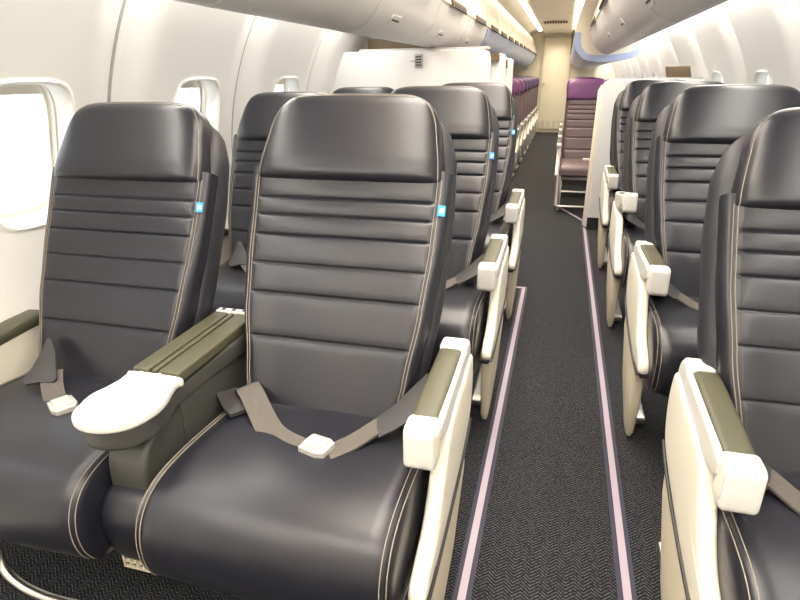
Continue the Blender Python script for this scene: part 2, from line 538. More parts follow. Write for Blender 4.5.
for i in range(9):
    y = 5.96+0.80*i
    bin_unit(1, y, y+0.80, EC, (0.38, 1.86), '%s rear overhead bin with rounded blue-lit bottom behind the narrow white divider' % ORD[i], 'rear overhead bins on the divider side', BINFACE, blue=BINBLUELIT)

# ceiling light strips
for side, word in ((-1, 'closet'), (1, 'divider')):
    k = 0
    for y0 in (0.2, 2.1, 4.0, 5.9, 7.6, 9.3, 11.0):
        y1 = y0+1.55
        m = MB(); m.box(AX+side*0.335-0.03, AX+side*0.335+0.03, y0, y1, 1.955, 1.985, 0.008)
        o = empty('ceiling_light', (AX+side*0.335, (y0+y1)/2, 1.97), '%s glowing ceiling light strip from the front on the %s side' % (ORD[k], word), 'ceiling light', 'ceiling cove light strips')
        m.build('light_cover', LAMP, o, local=tuple(o.location))
        m = MB(); m.box(AX+side*0.335-0.04, AX+side*0.335+0.04, y0-0.01, y1+0.01, 1.975, 2.0)
        m.build('light_housing', CEIL, o, smooth=False, local=tuple(o.location))
        k += 1

# ------------------------------------------------------------------ bulkhead closet, divider
def bulk():
    root = empty('closet_partition', (-0.85, 3.72, 0), 'white full-width closet partition behind the last window-side seat pair', 'partition')
    ox, oy = -0.85, 3.72
    def wl(z): return AX-(R-0.03)*math.sqrt(max(0, 1-((z-ZC)/R)**2))+0.012
    m = MB()
    out = [(wl(z), z) for z in (0.02, 0.3, 0.6, 0.9, 1.1, 1.22)]+[(wl(1.30)+0.004, 1.305), (wl(1.3)+0.03, 1.322), (-0.50, 1.322), (-0.46, 1.31), (-0.448, 1.27), (-0.448, 0.02)]
    out = list(reversed(out))
    m.pillow([(p[0], p[1]) for p in out], 0, 0.12, 0.006, tf=lambda p: (p[0]-ox, 3.62+p[2]-oy, p[1]))
    m.build('front_panel', BULK, root)
    m = MB(); m.box(-1.25-ox, -0.455-ox, 3.63-oy, 3.73-oy, 1.318, 1.334, 0.004); m.build('top_trim', GREYGAP, root)
    m = MB(); m.box(-0.50-ox, -0.385-ox, 3.76-oy, 4.02-oy, 0.02, 1.30, 0.015); m.build('side_panel', BULK, root)
    m = MB(); m.box(-0.46-ox, -0.40-ox, 3.735-oy, 3.77-oy, 1.255, 1.30); m.box(-0.42-ox, -0.375-ox, 4.0-oy, 4.06-oy, 1.22, 1.27)
    m.build('hinge', BROWN, root, smooth=False)
    m = MB(); m.box(-0.52-ox, -0.365-ox, 4.03-oy, 4.36-oy, 0.02, 1.28, 0.015); m.build('end_panel', BULK, root)
    m = MB(); m.box(-1.3-ox, -0.45-ox, 3.64-oy, 3.74-oy, 0.0, 0.02); m.build('plinth', BLACKP, root, smooth=False)
    m = MB(); m.box(-1.25-ox, -0.84-ox, 3.80-oy, 3.86-oy, 1.25, 1.40); m.build('upper_strip', BROWN, root, smooth=False)  # brown strip filling the gap between closet top and bins
    m = MB(); m.tube([(wl(z)-0.006-ox, 3.617-oy, z) for z in (0.05, 0.3, 0.6, 0.9, 1.0, 1.1, 1.2, 1.26, 1.30)], 0.007, 8); m.build('edge_seal', GREYP, root)
    # small grey latch plate near the top edge
    m = MB(); m.box(-0.893-ox, -0.843-ox, 3.608-oy, 3.622-oy, 1.225, 1.300, 0.004)
    lp = m.build('latch_plate', GREYGAP, root); lp['label'] = 'small grey latch plate'
    m = MB()
    for k in range(4): m.box(-0.885-ox, -0.851-ox, 3.604-oy, 3.610-oy, 1.236+0.015*k, 1.243+0.015*k)
    m.build('slot', BLACKP, lp, smooth=False)
    m = MB(); m.tube([(-0.893-ox, 3.612-oy, 1.262), (-0.915-ox, 3.607-oy, 1.262)], 0.005, 8); m.build('lever', METAL, lp)
bulk()

def divider():
    root = empty('cabin_divider', (0.6, 4.8, 0), 'narrow white class divider behind the last single seat, by the aisle', 'partition')
    ox, oy = 0.6, 4.8
    out = list(reversed([(0.262, 0.10), (0.262, 1.05), (0.275, 1.115), (0.31, 1.135), (0.80, 1.135), (0.955, 1.13), (0.975, 0.9), (0.98, 0.5), (0.93, 0.2), (0.86, 0.10)]))
    m = MB(); m.pillow(out, 0, 0.10, 0.008, tf=lambda p: (p[0]-ox, 4.74+p[2]-oy, p[1])); m.build('panel', BULK, root)
    m = MB()
    m.loft([[(p[0]-ox, p[1]-oy, z) for p in ((0.258-e, 4.75), (0.268, 4.75), (0.268, 4.85), (0.240-e, 4.85))] for z, e in ((0.02, 0.012), (0.6, 0.006), (1.06, 0.0), (1.10, -0.02))])
    m.build('edge_post', CREAM, root)
    m = MB(); m.box(0.258-ox, 0.90-ox, 4.745-oy, 4.835-oy, 0.0, 0.10); m.build('kick_plate', BLACKP, root, smooth=False)
    m = MB(); m.box(0.27-ox, 0.94-ox, 4.76-oy, 4.82-oy, 1.130, 1.145, 0.004); m.build('top_trim', GREYGAP, root)
divider()
m = MB(); m.box(-0.083, 0.083, -0.008, 0.008, -0.04, 0.04, 0.006, tf=lambda p: (p[0]+p[2]*-0.25, p[1], p[2]))
o = tag(m.build('brown_card_holder', BROWN), 'small tilted brown panel above the white divider near the side wall', 'panel')
o.location = (0.775, 4.80, 1.182)
m = MB(); m.box(-0.02, 0.02, -0.004, 0.004, -0.04, 0.0); m.build('foot', BROWN, o, smooth=False)

# ceiling vent grille far back
root = empty('ceiling_vent', (-0.37, 10.2, 1.92), 'dark slotted vent across the rear ceiling between the light strips', 'vent')
m = MB(); m.box(-0.20, 0.20, -0.012, 0.012, -0.03, 0.045, 0.005); m.build('frame', CEIL, root)
m = MB()
for k in range(9): m.box(-0.17+0.04*k, -0.142+0.04*k, -0.018, -0.010, -0.012, 0.022)
m.build('slats', BROWN, root, smooth=False)
root.location = (AX, 10.2, 1.925)

# air vents / reading lights on the bin undersides
def psu(side, y, p, word, grp):
    hw, z = p
    root = empty('reading_light', (AX+side*hw, y, z), word, 'reading light', grp)
    s_ = side
    th = 0.75*side
    def tf(q):
        x, yy, d = q
        return (x*0.66-s_*0.75*d, yy, -s_*0.75*x-0.66*d)
    m = MB(); m.pillow(rrect(0, 0, 0.022, 0.075, 0.018, 4), -0.004, 0.003, 0.001, tf=tf); m.build('housing', BIN, root)
    m = MB(); m.pillow(rrect(0, 0, 0.004, 0.055, 0.0039, 4), 0.001, 0.004, 0.001, tf=tf); m.build('slot', BLACKP, root)
for i, y in enumerate((2.55, 3.5, 4.45)):
    psu(-1, y, (0.475, 1.397), '%s reading light from the front in the bin underside over the paired seats' % ORD[i], 'reading lights over the seat pairs')
for i, y in enumerate((2.2, 3.15, 4.1)):
    psu(1, y, (0.475, 1.397), '%s reading light from the front in the bin underside over the single seats' % ORD[i], 'reading lights over the single seats')

# ------------------------------------------------------------------ first-class seats
P0 = (1.03, 0.455)                      # crease: y, z
TS = (0.416, 0.909); TN = (-0.909, 0.416)
def sp(x, s, d, ds=0.0):
    s += ds
    return (x, P0[0]+s*TS[0]+d*TN[0], P0[1]+s*TS[1]+d*TN[1])
SEAMS = [0.506, 0.464, 0.415, 0.345, 0.274, 0.169]
def back_w(s):
    return interp([(-0.10, 0.185), (0.0, 0.195), (0.1, 0.212), (0.25, 0.234), (0.4, 0.246), (0.56, 0.250), (0.64, 0.246)], s)
def cushion_top(y):
    return interp([(0.66, 0.452), (0.72, 0.470), (0.80, 0.477), (0.95, 0.470), (1.10, 0.458)], y)

def groove(s):
    g = 0.0
    for q in SEAMS:
        d = abs(s-q)
        g += 0.0046*math.exp(-(d/0.0030)**2)+0.0024*math.exp(-(d/0.012)**2)
    return g

def make_seat(cx, label, kind, mirror=1, ds=0.0, tagside=True, cdx=0.0, adx=0.0, shw=1.0):
    """kind: 'aisle' or 'window'; mirror=1 puts the aisle armrest on +x"""
    root = empty('passenger_seat', (cx, 0, 0), label, 'seat')
    mx = mirror
    # --- backrest cushion with sewn channels
    m = MB(); rings = []
    ss = [-0.09]
    s = -0.075
    while s < 0.59:
        near = min(abs(s-q) for q in SEAMS)
        ss.append(s); s += 0.0022 if near < 0.02 else 0.009
    NB = 72
    for s in ss:
        w = back_w(s); ring = []
        for k in range(NB):
            a = 2*pi*k/NB
            u = sgn_pow(cos(a), 0.32); v = sgn_pow(sin(a), 0.55)
            x = w*u
            d = -0.036+0.036*v
            if v > 0:
                inside = smst((0.895-abs(u))/0.05)
                d -= groove(s)*inside
                d += 0.012*smst((abs(u)-0.55)/0.4)*smst((0.5-s)/0.3)*smst((1.02-abs(u))/0.1)   # side bolster swells
                d -= 0.004*math.exp(-((abs(u)-0.906)/0.018)**2)
            ring.append(sp(x, s, d, ds))
        rings.append(ring)
    m.loft(rings)
    back = m.build('backrest', LEATHER, root, angle=50)
    # seam threads
    for nm, e in (('stitching', 0.890), ('stitching', 0.922)):
        for sd in (-1, 1):
            m = MB(); pts = []
            for i in range(42):
                s = 0.01+0.55*i/41
                w = back_w(s); u = e
                v = (1-abs(u)**(2/0.32))**(0.55/2) if abs(u) < 1 else 0
                d = -0.036+0.036*v+0.012*smst((u-0.55)/0.4)*smst((0.5-s)/0.3)*smst((1.02-u)/0.1)-0.004*math.exp(-((u-0.906)/0.018)**2)
                pts.append(sp(sd*w*u, s, d+0.0008, ds))
            m.tube(pts, 0.0010, 6); m.build(nm, STITCH, back)
    # --- back shell
    m = MB(); rings = []
    for i in range(40):
        s = -0.10+0.855*i/39
        w = shw*interp([(-0.1, 0.20), (0.1, 0.225), (0.3, 0.248), (0.5, 0.253), (0.62, 0.248), (0.68, 0.232), (0.72, 0.205), (0.745, 0.16), (0.757, 0.10)], s)
        dd = interp([(-0.1, 0.045), (0.2, 0.055), (0.5, 0.06), (0.65, 0.052), (0.72, 0.035), (0.757, 0.012)], s)
        rings.append([sp(w*sgn_pow(cos(2*pi*k/40), 0.45), s, -0.080+dd*sgn_pow(sin(2*pi*k/40), 0.6), ds) for k in range(40)])
    m.loft(rings); m.build('back_shell', SHELL, root)
    # --- headrest: a fat wrapped cushion that overhangs the back
    def hw_(s):
        w = 0.232-0.020*smst((s-0.56)/0.16)
        if s > 0.672:
            t = min(1.0, (s-0.672)/0.098)
            w -= 0.098*(1-math.sqrt(max(0.0, 1-t**2.2)))
        return w
    def hf(s):          # front and rear depth
        t = smst((s-0.538)/0.024)
        e = math.sqrt(max(0.0, 1-((s-0.730)/0.0402)**2)) if s > 0.730 else 1.0
        return (-0.045+(0.066*t**0.6-max(0, s-0.60)*0.10)*(0.04+0.96*e), -0.045-0.05*(0.04+0.96*e)*t**0.5)
    m = MB(); rings = []
    hs = [0.5385, 0.540, 0.543, 0.547, 0.552, 0.558, 0.566, 0.576]+[0.585+0.0075*k for k in range(20)]+[0.732, 0.737, 0.742, 0.747, 0.752, 0.7565, 0.7605, 0.7640, 0.7665, 0.7685, 0.7697]
    def hpt(s, u, sg=1.0, e=0.0):
        f_, r_ = hf(s); v = sg*(1-min(1.0, abs(u))**(2/0.36))**0.30
        d = (f_+r_)/2+(f_-r_)/2*v
        if sg > 0: d -= 0.003*math.exp(-((abs(u)-0.955)/0.016)**2)-0.004*(1-u*u)
        return d+e
    for s in hs:
        w = hw_(s)
        if s < 0.550: w *= 0.98+0.02*smst((s-0.538)/0.011)
        ring = []
        for k in range(72):
            u = sgn_pow(cos(2*pi*k/72), 0.36)
            ring.append(sp(w*u, s, hpt(s, u, 1 if sin(2*pi*k/72) >= 0 else -1), ds))
        rings.append(ring)
    m.loft(rings); head = m.build('headrest', LEATHER, root, angle=60)
    pts = []
    side = [x for x in hs if 0.549 < x < 0.750]
    for s in side: pts.append(sp(-hw_(s)*0.955, s, hpt(s, 0.955, 1, 0.0004), ds))
    for k in range(1, 16):
        u = -0.955+1.91*k/16; s = 0.750+0.005*sin(pi*k/16)
        pts.append(sp(hw_(s)*u, s, hpt(s, u, 1, 0.0004), ds))
    for s in reversed(side): pts.append(sp(hw_(s)*0.955, s, hpt(s, 0.955, 1, 0.0004), ds))
    m = MB()
    m.tube(pts, 0.0011, 6); m.build('stitching', STITCH, head)
    # --- seat cushion
    prof = smooth_closed([(1.10, 0.455), (1.02, 0.463), (0.92, 0.472), (0.82, 0.477), (0.745, 0.473), (0.695, 0.455), (0.664, 0.420), (0.652, 0.370), (0.660, 0.315), (0.685, 0.275), (0.72, 0.262), (0.85, 0.262), (1.0, 0.275), (1.10, 0.30)], 6)
    m = MB(); rings = []
    cyy, czz = 0.86, 0.37
    hwx = 0.250
    xs = [(-hwx, 0.06), (-hwx+0.001, 0.03), (-hwx+0.004, 0.012), (-hwx+0.009, 0.0035), (-hwx+0.0125, 0.005), (-hwx+0.018, 0.0)]
    xs += [(-hwx+0.018+(2*hwx-0.036)*k/14, -0.006*sin(pi*k/14)) for k in range(1, 14)] + [(-x, i) for x, i in reversed(xs)]
    nor = []
    for i in range(len(prof)):
        a, c = prof[i-1], prof[(i+1) % len(prof)]
        L = math.hypot(c[0]-a[0], c[1]-a[1]) or 1
        nor.append(((c[1]-a[1])/L, -(c[0]-a[0])/L))
    for x, ins in xs:
        rings.append([(x+cdx, p[0]-q[0]*ins, p[1]-q[1]*ins) for p, q in zip(prof, nor)])
    m.loft(rings); cu = m.build('seat_cushion', LEATHER, root, angle=60)
    # direction of the profile gives outward = (+) or (-): threads follow the same rings
    for sd in (-1, 1):
        for xx, ins in ((hwx-0.0085, 0.0025), (hwx-0.020, -0.001)):
            m = MB(); pts = []
            for p, q in list(zip(prof, nor))[4:53]:
                pts.append((sd*xx+cdx, p[0]-q[0]*ins, p[1]-q[1]*ins))
            m.tube(pts, 0.0010, 6); m.build('stitching', STITCH, cu)
    # piping along the back crease
    m = MB(); m.tube([(x, 1.037+0.006*cos(x*9), 0.464+0.0*x) for x in [-0.2+0.4*k/20 for k in range(21)]], 0.0025, 6)
    m.build('piping', SHEATH, cu)
    # --- seat pan and legs below
    m = MB(); m.box(-0.21, 0.21, 0.72, 1.08, 0.235, 0.275, 0.012); m.build('seat_frame', GREYP, root)
    # --- tag sewn into the seam
    if tagside:
        u = 1.0
        m = MB(); x0 = back_w(0.49)
        q = [sp(x0-0.022, 0.477, -0.003, ds), sp(x0-0.006, 0.477, -0.008, ds), sp(x0-0.006, 0.501, -0.008, ds), sp(x0-0.022, 0.501, -0.003, ds)]
        nrm = Vector((0.5, TN[0]*0.86, TN[1]*0.86))*0.010
        m.loft([[Vector(p)+nrm*0.6 for p in q], [Vector(p)+nrm*0.9 for p in q]])
        tg = m.build('fabric_tag', BLUE, root, smooth=False); tg['label'] = 'bright blue fabric tag with white mark'
        m = MB()
        def qd(a0, a1, b0, b1):
            P = [Vector(q[0]), Vector(q[1]), Vector(q[2]), Vector(q[3])]
            def bl(a, b): return (P[0]*(1-a)+P[1]*a)*(1-b)+(P[3]*(1-a)+P[2]*a)*b
            c = [bl(a0, b0), bl(a1, b0), bl(a1, b1), bl(a0, b1)]
            m.loft([[p+nrm*0.9 for p in c], [p+nrm*0.97 for p in c]])
        qd(0.25, 0.47, 0.5, 0.72); qd(0.55, 0.78, 0.5, 0.72); qd(0.25, 0.47, 0.22, 0.42); qd(0.40, 0.78, 0.30, 0.42)
        m.build('tag_mark', TAGW, tg, smooth=False)
    if kind == 'aisle':
        aisle_arm(root, mx, adx)
    else:
        window_arm(root)
    return root

def aisle_arm(root, mx, adx=0.0):
    """folding armrest on the aisle side with its white side panel and plinth; x positions relative to the seat centre"""
    xa, xb = 0.255, 0.319                 # inner and outer face
    hinge = (mx*(0.283+adx), 1.19, 0.575)
    X = lambda x: mx*(x+adx)
    # armrest beam: ivory, side profile in y-z
    prof = smooth_closed([(1.205, 0.600), (1.15, 0.603), (1.0, 0.598), (0.88, 0.592), (0.86, 0.575), (0.88, 0.545), (1.0, 0.525), (1.1, 0.515), (1.2, 0.51), (1.222, 0.55)], 5)
    m = MB(); m.pillow([(p[0], p[1]) for p in prof], xa+0.002, xb-0.001, 0.008, tf=lambda p: (X(p[2]), p[0], p[1]))
    arm = m.build('armrest', WHITE, root, origin=hinge, angle=50)
    # rounded end cap
    cp = rrect(0.852, 0.556, 0.030, 0.045, 0.017, 6)
    m = MB(); m.pillow(cp, xa-0.001, xb-0.006, 0.009, tf=lambda p: (X(p[2]), p[0], p[1]), n=6)
    ec = m.build('end_cap', WHITE, arm, local=hinge)
    m = MB(); m.pillow(rrect(0.852, 0.558, 0.018, 0.031, 0.014, 6), 0, 0.0016, 0.0007, tf=lambda p: (X(xb-0.0065+p[2]), p[0], p[1])); m.build('cap_recess', CREAM, arm, local=hinge)
    # olive pad
    pp = []
    m = MB()
    rings = []
    for y, dz, wd in ((0.857, -0.004, 0.022), (0.862, 0.003, 0.0258), (0.93, 0.0068, 0.0268), (1.0, 0.0082, 0.0268), (1.08, 0.0086, 0.0268), (1.135, 0.008, 0.0268), (1.141, 0.004, 0.0258), (1.143, -0.004, 0.024)):
        xc = xa+0.0282
        z = interp([(0.86, 0.593), (1.0, 0.598), (1.15, 0.603)], y)
        rings.append([(X(xc+wd*sgn_pow(cos(2*pi*k/24), 0.5)), y, z-0.010+(0.010+dz)*max(0, sgn_pow(sin(2*pi*k/24), 0.55))+(-0.004 if sin(2*pi*k/24) < 0 else 0)) for k in range(24)])
    m.loft(rings); m.build('arm_pad', OLIVE, arm, local=hinge)
    m = MB(); m.box(X(xa) if mx > 0 else X(xb), X(xb) if mx > 0 else X(xa), 1.145, 1.195, 0.56, 0.614, 0.010); m.build('hinge_block', WHITE, arm, local=hinge)
    # side panel: slants forward to the cushion nose
    out = smooth_closed([(1.205, 0.565), (1.10, 0.555), (0.98, 0.545), (0.925, 0.525), (0.885, 0.475), (0.815, 0.40), (0.738, 0.368), (0.706, 0.345), (0.714, 0.318), (0.80, 0.314), (0.95, 0.328), (1.10, 0.355), (1.20, 0.395), (1.235, 0.47), (1.23, 0.54)], 5)
    m = MB(); m.pillow(out, 0.292, 0.324, 0.011, tf=lambda p: (X(p[2]), p[0], p[1]), n=5, bulge=0.002)
    sp_ = m.build('side_panel', CREAM, root)
    cl = [p for p in out if p[1] < 0.40 and not (p[1] > 0.33 and p[0] < 0.83)]
    cl = sorted(cl, key=lambda p: p[0])
    m = MB(); m.tube([(X(0.3245), p[0], p[1]-0.002) for p in cl], 0.0045, 8); m.build('edge_trim', BLACKP, sp_)
    m = MB(); m.box(min(X(0.284), X(0.318)), max(X(0.284), X(0.318)), 0.708, 0.748, 0.303, 0.322, 0.006); m.build('front_bumper', BLACKP, sp_)
    # plinth that tapers to the floor
    m = MB(); rings = []
    for z, y0, y1, x0, x1 in ((0.004, 0.845, 0.885, 0.290, 0.306), (0.03, 0.825, 0.915, 0.286, 0.312), (0.15, 0.80, 1.04, 0.284, 0.320), (0.30, 0.795, 1.14, 0.284, 0.324), (0.345, 0.80, 1.16, 0.286, 0.322)):
        rings.append([(X(p[0]), p[1], z) for p in rrect((x0+x1)/2, (y0+y1)/2, (x1-x0)/2, (y1-y0)/2, 0.010, 4)])
    m.loft(rings); m.build('plinth', BEIGE, root)
    # leg brace behind the plinth
    m = MB(); m.tube([(X(0.25), 1.10, 0.27), (X(0.262), 1.20, 0.03)], 0.011, 10)
    m.box(min(X(0.235), X(0.275)), max(X(0.235), X(0.275)), 0.93, 1.28, 0.0, 0.03, 0.006)
    m.build('leg', METAL, root)

def window_arm(root):
    xa, xb = -0.315, -0.262
    m = MB(); m.pillow(smooth_closed([(1.17, 0.555), (1.0, 0.553), (0.84, 0.535), (0.80, 0.50), (0.82, 0.44), (0.9, 0.40), (1.05, 0.40), (1.17, 0.42)], 5), xa, xb, 0.010, tf=lambda p: (p[2], p[0], p[1]))
    a = m.build('armrest', CREAM, root)
    m = MB(); rings = []
    for y, z, h in ((0.82, 0.525, 0.004), (0.83, 0.534, 0.012), (0.95, 0.552, 0.018), (1.08, 0.562, 0.020), (1.15, 0.564, 0.019), (1.175, 0.560, 0.012), (1.18, 0.556, 0.004)):
        rings.append([((xa+xb)/2+0.031*sgn_pow(cos(2*pi*k/20), 0.5), y, z+h*sgn_pow(sin(2*pi*k/20), 0.6)) for k in range(20)])
    m.loft(rings); m.build('arm_pad', OLIVE, a)
    # bent tube leg under the window side
    m = MB(); m.tube(smooth_open([(-0.14, 0.775, 0.25), (-0.139, 0.765, 0.13), (-0.125, 0.755, 0.075), (-0.075, 0.748, 0.042), (0.0, 0.748, 0.022), (0.10, 0.755, 0.014), (0.2, 0.76, 0.014)], 6), 0.012, 12)
    m.build('leg', METAL, root)

def belt(root, mx, style):
    """lap belt lying on the cushion; mx = side of the aisle armrest"""
    b = None
    def top(y, e=0.006): return cushion_top(y)+e
    X = lambda x: mx*x
    if style == 'closed':
        m = MB()
        m.ribbon(smooth_open([(X(-0.200), 1.055, 0.485), (X(-0.182), 1.035, 0.505), (X(-0.155), 1.01, 0.500), (X(-0.12), 0.975, 0.488), (X(-0.065), 0.92, top(0.92)), (X(-0.01), 0.89, top(0.89)), (X(0.045), 0.875, top(0.875))], 4), (X(0.018), 0.020, 0.004), 0.004)
        b = m.build('seat_belt', WEB, root)
        m = MB(); m.ribbon(smooth_open([(X(-0.235), 1.03, 0.485), (X(-0.19), 0.985, 0.482), (X(-0.16), 0.965, 0.480)], 3), (X(0.016), 0.020, 0.0), 0.010); m.build('belt_sleeve', SHEATH, b)
        m = MB(); m.ribbon(smooth_open([(X(0.085), 0.875, top(0.875)), (X(0.12), 0.915, top(0.915, 0.010)), (X(0.155), 0.965, 0.490), (X(0.17), 0.985, 0.495)], 4), (X(-0.014), 0.020, 0.0), 0.005); m.build('belt_end', WEB, b)
        m = MB(); flap(m, [((X(0.152), 0.995, 0.496), (X(0.172), 0.940, 0.486)), ((X(0.185), 1.03, 0.515), (X(0.200), 0.955, 0.498)), ((X(0.215), 1.07, 0.540), (X(0.232), 0.985, 0.512)), ((X(0.240), 1.10, 0.560), (X(0.255), 1.02, 0.530))], 0.012); m.build('belt_sleeve', SHEATH, b)
        bx, by, ang = X(0.062), 0.880, -0.25*mx
    elif style == 'open':        # the loose half only, buckle lying on the cushion near the window
        m = MB()
        flap(m, [((-0.150, 1.050, 0.555), (-0.130, 1.045, 0.560)), ((-0.148, 1.030, 0.535), (-0.105, 1.025, 0.540)), ((-0.143, 0.985, 0.508), (-0.070, 0.985, 0.515)), ((-0.132, 0.940, 0.492), (-0.045, 0.958, 0.501)), ((-0.118, 0.932, 0.488), (-0.048, 0.950, 0.496))], 0.012)
        b0 = m
        m2 = MB()
        m2.ribbon(smooth_open([(-0.085, 0.985, 0.503), (-0.055, 0.950, 0.493), (-0.010, 0.910, top(0.910)), (0.02, 0.885, top(0.885))], 4), (0.020, 0.014, 0.0), 0.004)
        b = m2.build('seat_belt', WEB, root)
        b0.build('belt_sleeve', SHEATH, b)
        bx, by, ang = 0.048, 0.878, -0.55
    m = MB()
    ca, sa = cos(ang), sin(ang)
    tf = lambda p: (bx+p[0]*ca-p[1]*sa, by+p[0]*sa+p[1]*ca, top(by, 0.004)+p[2])
    m.pillow([(-0.030, -0.026), (0.012, -0.028), (0.028, -0.020), (0.028, 0.020), (0.012, 0.028), (-0.030, 0.026)], 0, 0.017, 0.003, tf=tf)
    bk = m.build('buckle', BUCKLE, b)
    m = MB(); m.pillow(rrect(-0.006, 0, 0.022, 0.019, 0.004, 3), 0.016, 0.021, 0.002, tf=tf); m.build('buckle_flap', BUCKLE, b)
    return b

AXC, WXC, RXC = -0.482, -1.095, 0.580
g1 = 'wide leather seats'
a0 = make_seat(AXC, 'large dark leather seat nearest the camera, with a belt buckled across its cushion', 'aisle', 1, cdx=0.028); a0['group'] = g1
belt(a0, 1, 'closed')
w0 = make_seat(WXC, 'dark leather window seat in the nearest row, beside the first window', 'window', 1, ds=-0.020, cdx=0.022); w0['group'] = g1
belt(w0, 1, 'open')
r0 = make_seat(RXC, 'dark leather single seat nearest the camera, cut off by the photo edge', 'aisle', -1, ds=-0.030, tagside=False, cdx=-0.012, adx=-0.033, shw=1.05); r0['group'] = g1
belt(r0, -1, 'closed')
PITCH_ = 0.95
r0.location.y = 0.021
dup(a0, (AXC, PITCH_, 0), 'dark leather aisle seat directly behind the nearest large seat, before the white closet')
dup(a0, (AXC, 2*PITCH_, 0), 'dark leather aisle seat in the third row, right in front of the white closet')
dup(w0, (WXC, PITCH_, 0), 'dark leather window seat in the second row, half hidden behind the nearest large seat')
dup(w0, (WXC, 2*PITCH_, 0), 'dark leather window seat in the third row, only its headrest top showing')
r1 = make_seat(RXC, 'second single leather seat from the camera, armrest tilted slightly up', 'aisle', -1, ds=-0.004, tagside=False, cdx=-0.012, adx=-0.033, shw=1.05); r1['group'] = g1
belt(r1, -1, 'closed')
r1.location.y = 0.021+PITCH_
singles = [r1]+[dup(r1, (RXC, 0.021+PITCH_*k, 0), l) for k, l in ((2, 'third single leather seat from the camera, armrest raised with a round end'), (3, 'last single leather seat, right in front of the narrow white divider'))]
for o, deg in zip(singles, (3.8, 12, 1)):
    for ch in o.children:
        if ch.name.startswith('armrest'): ch.rotation_euler.x = math.radians(-deg)

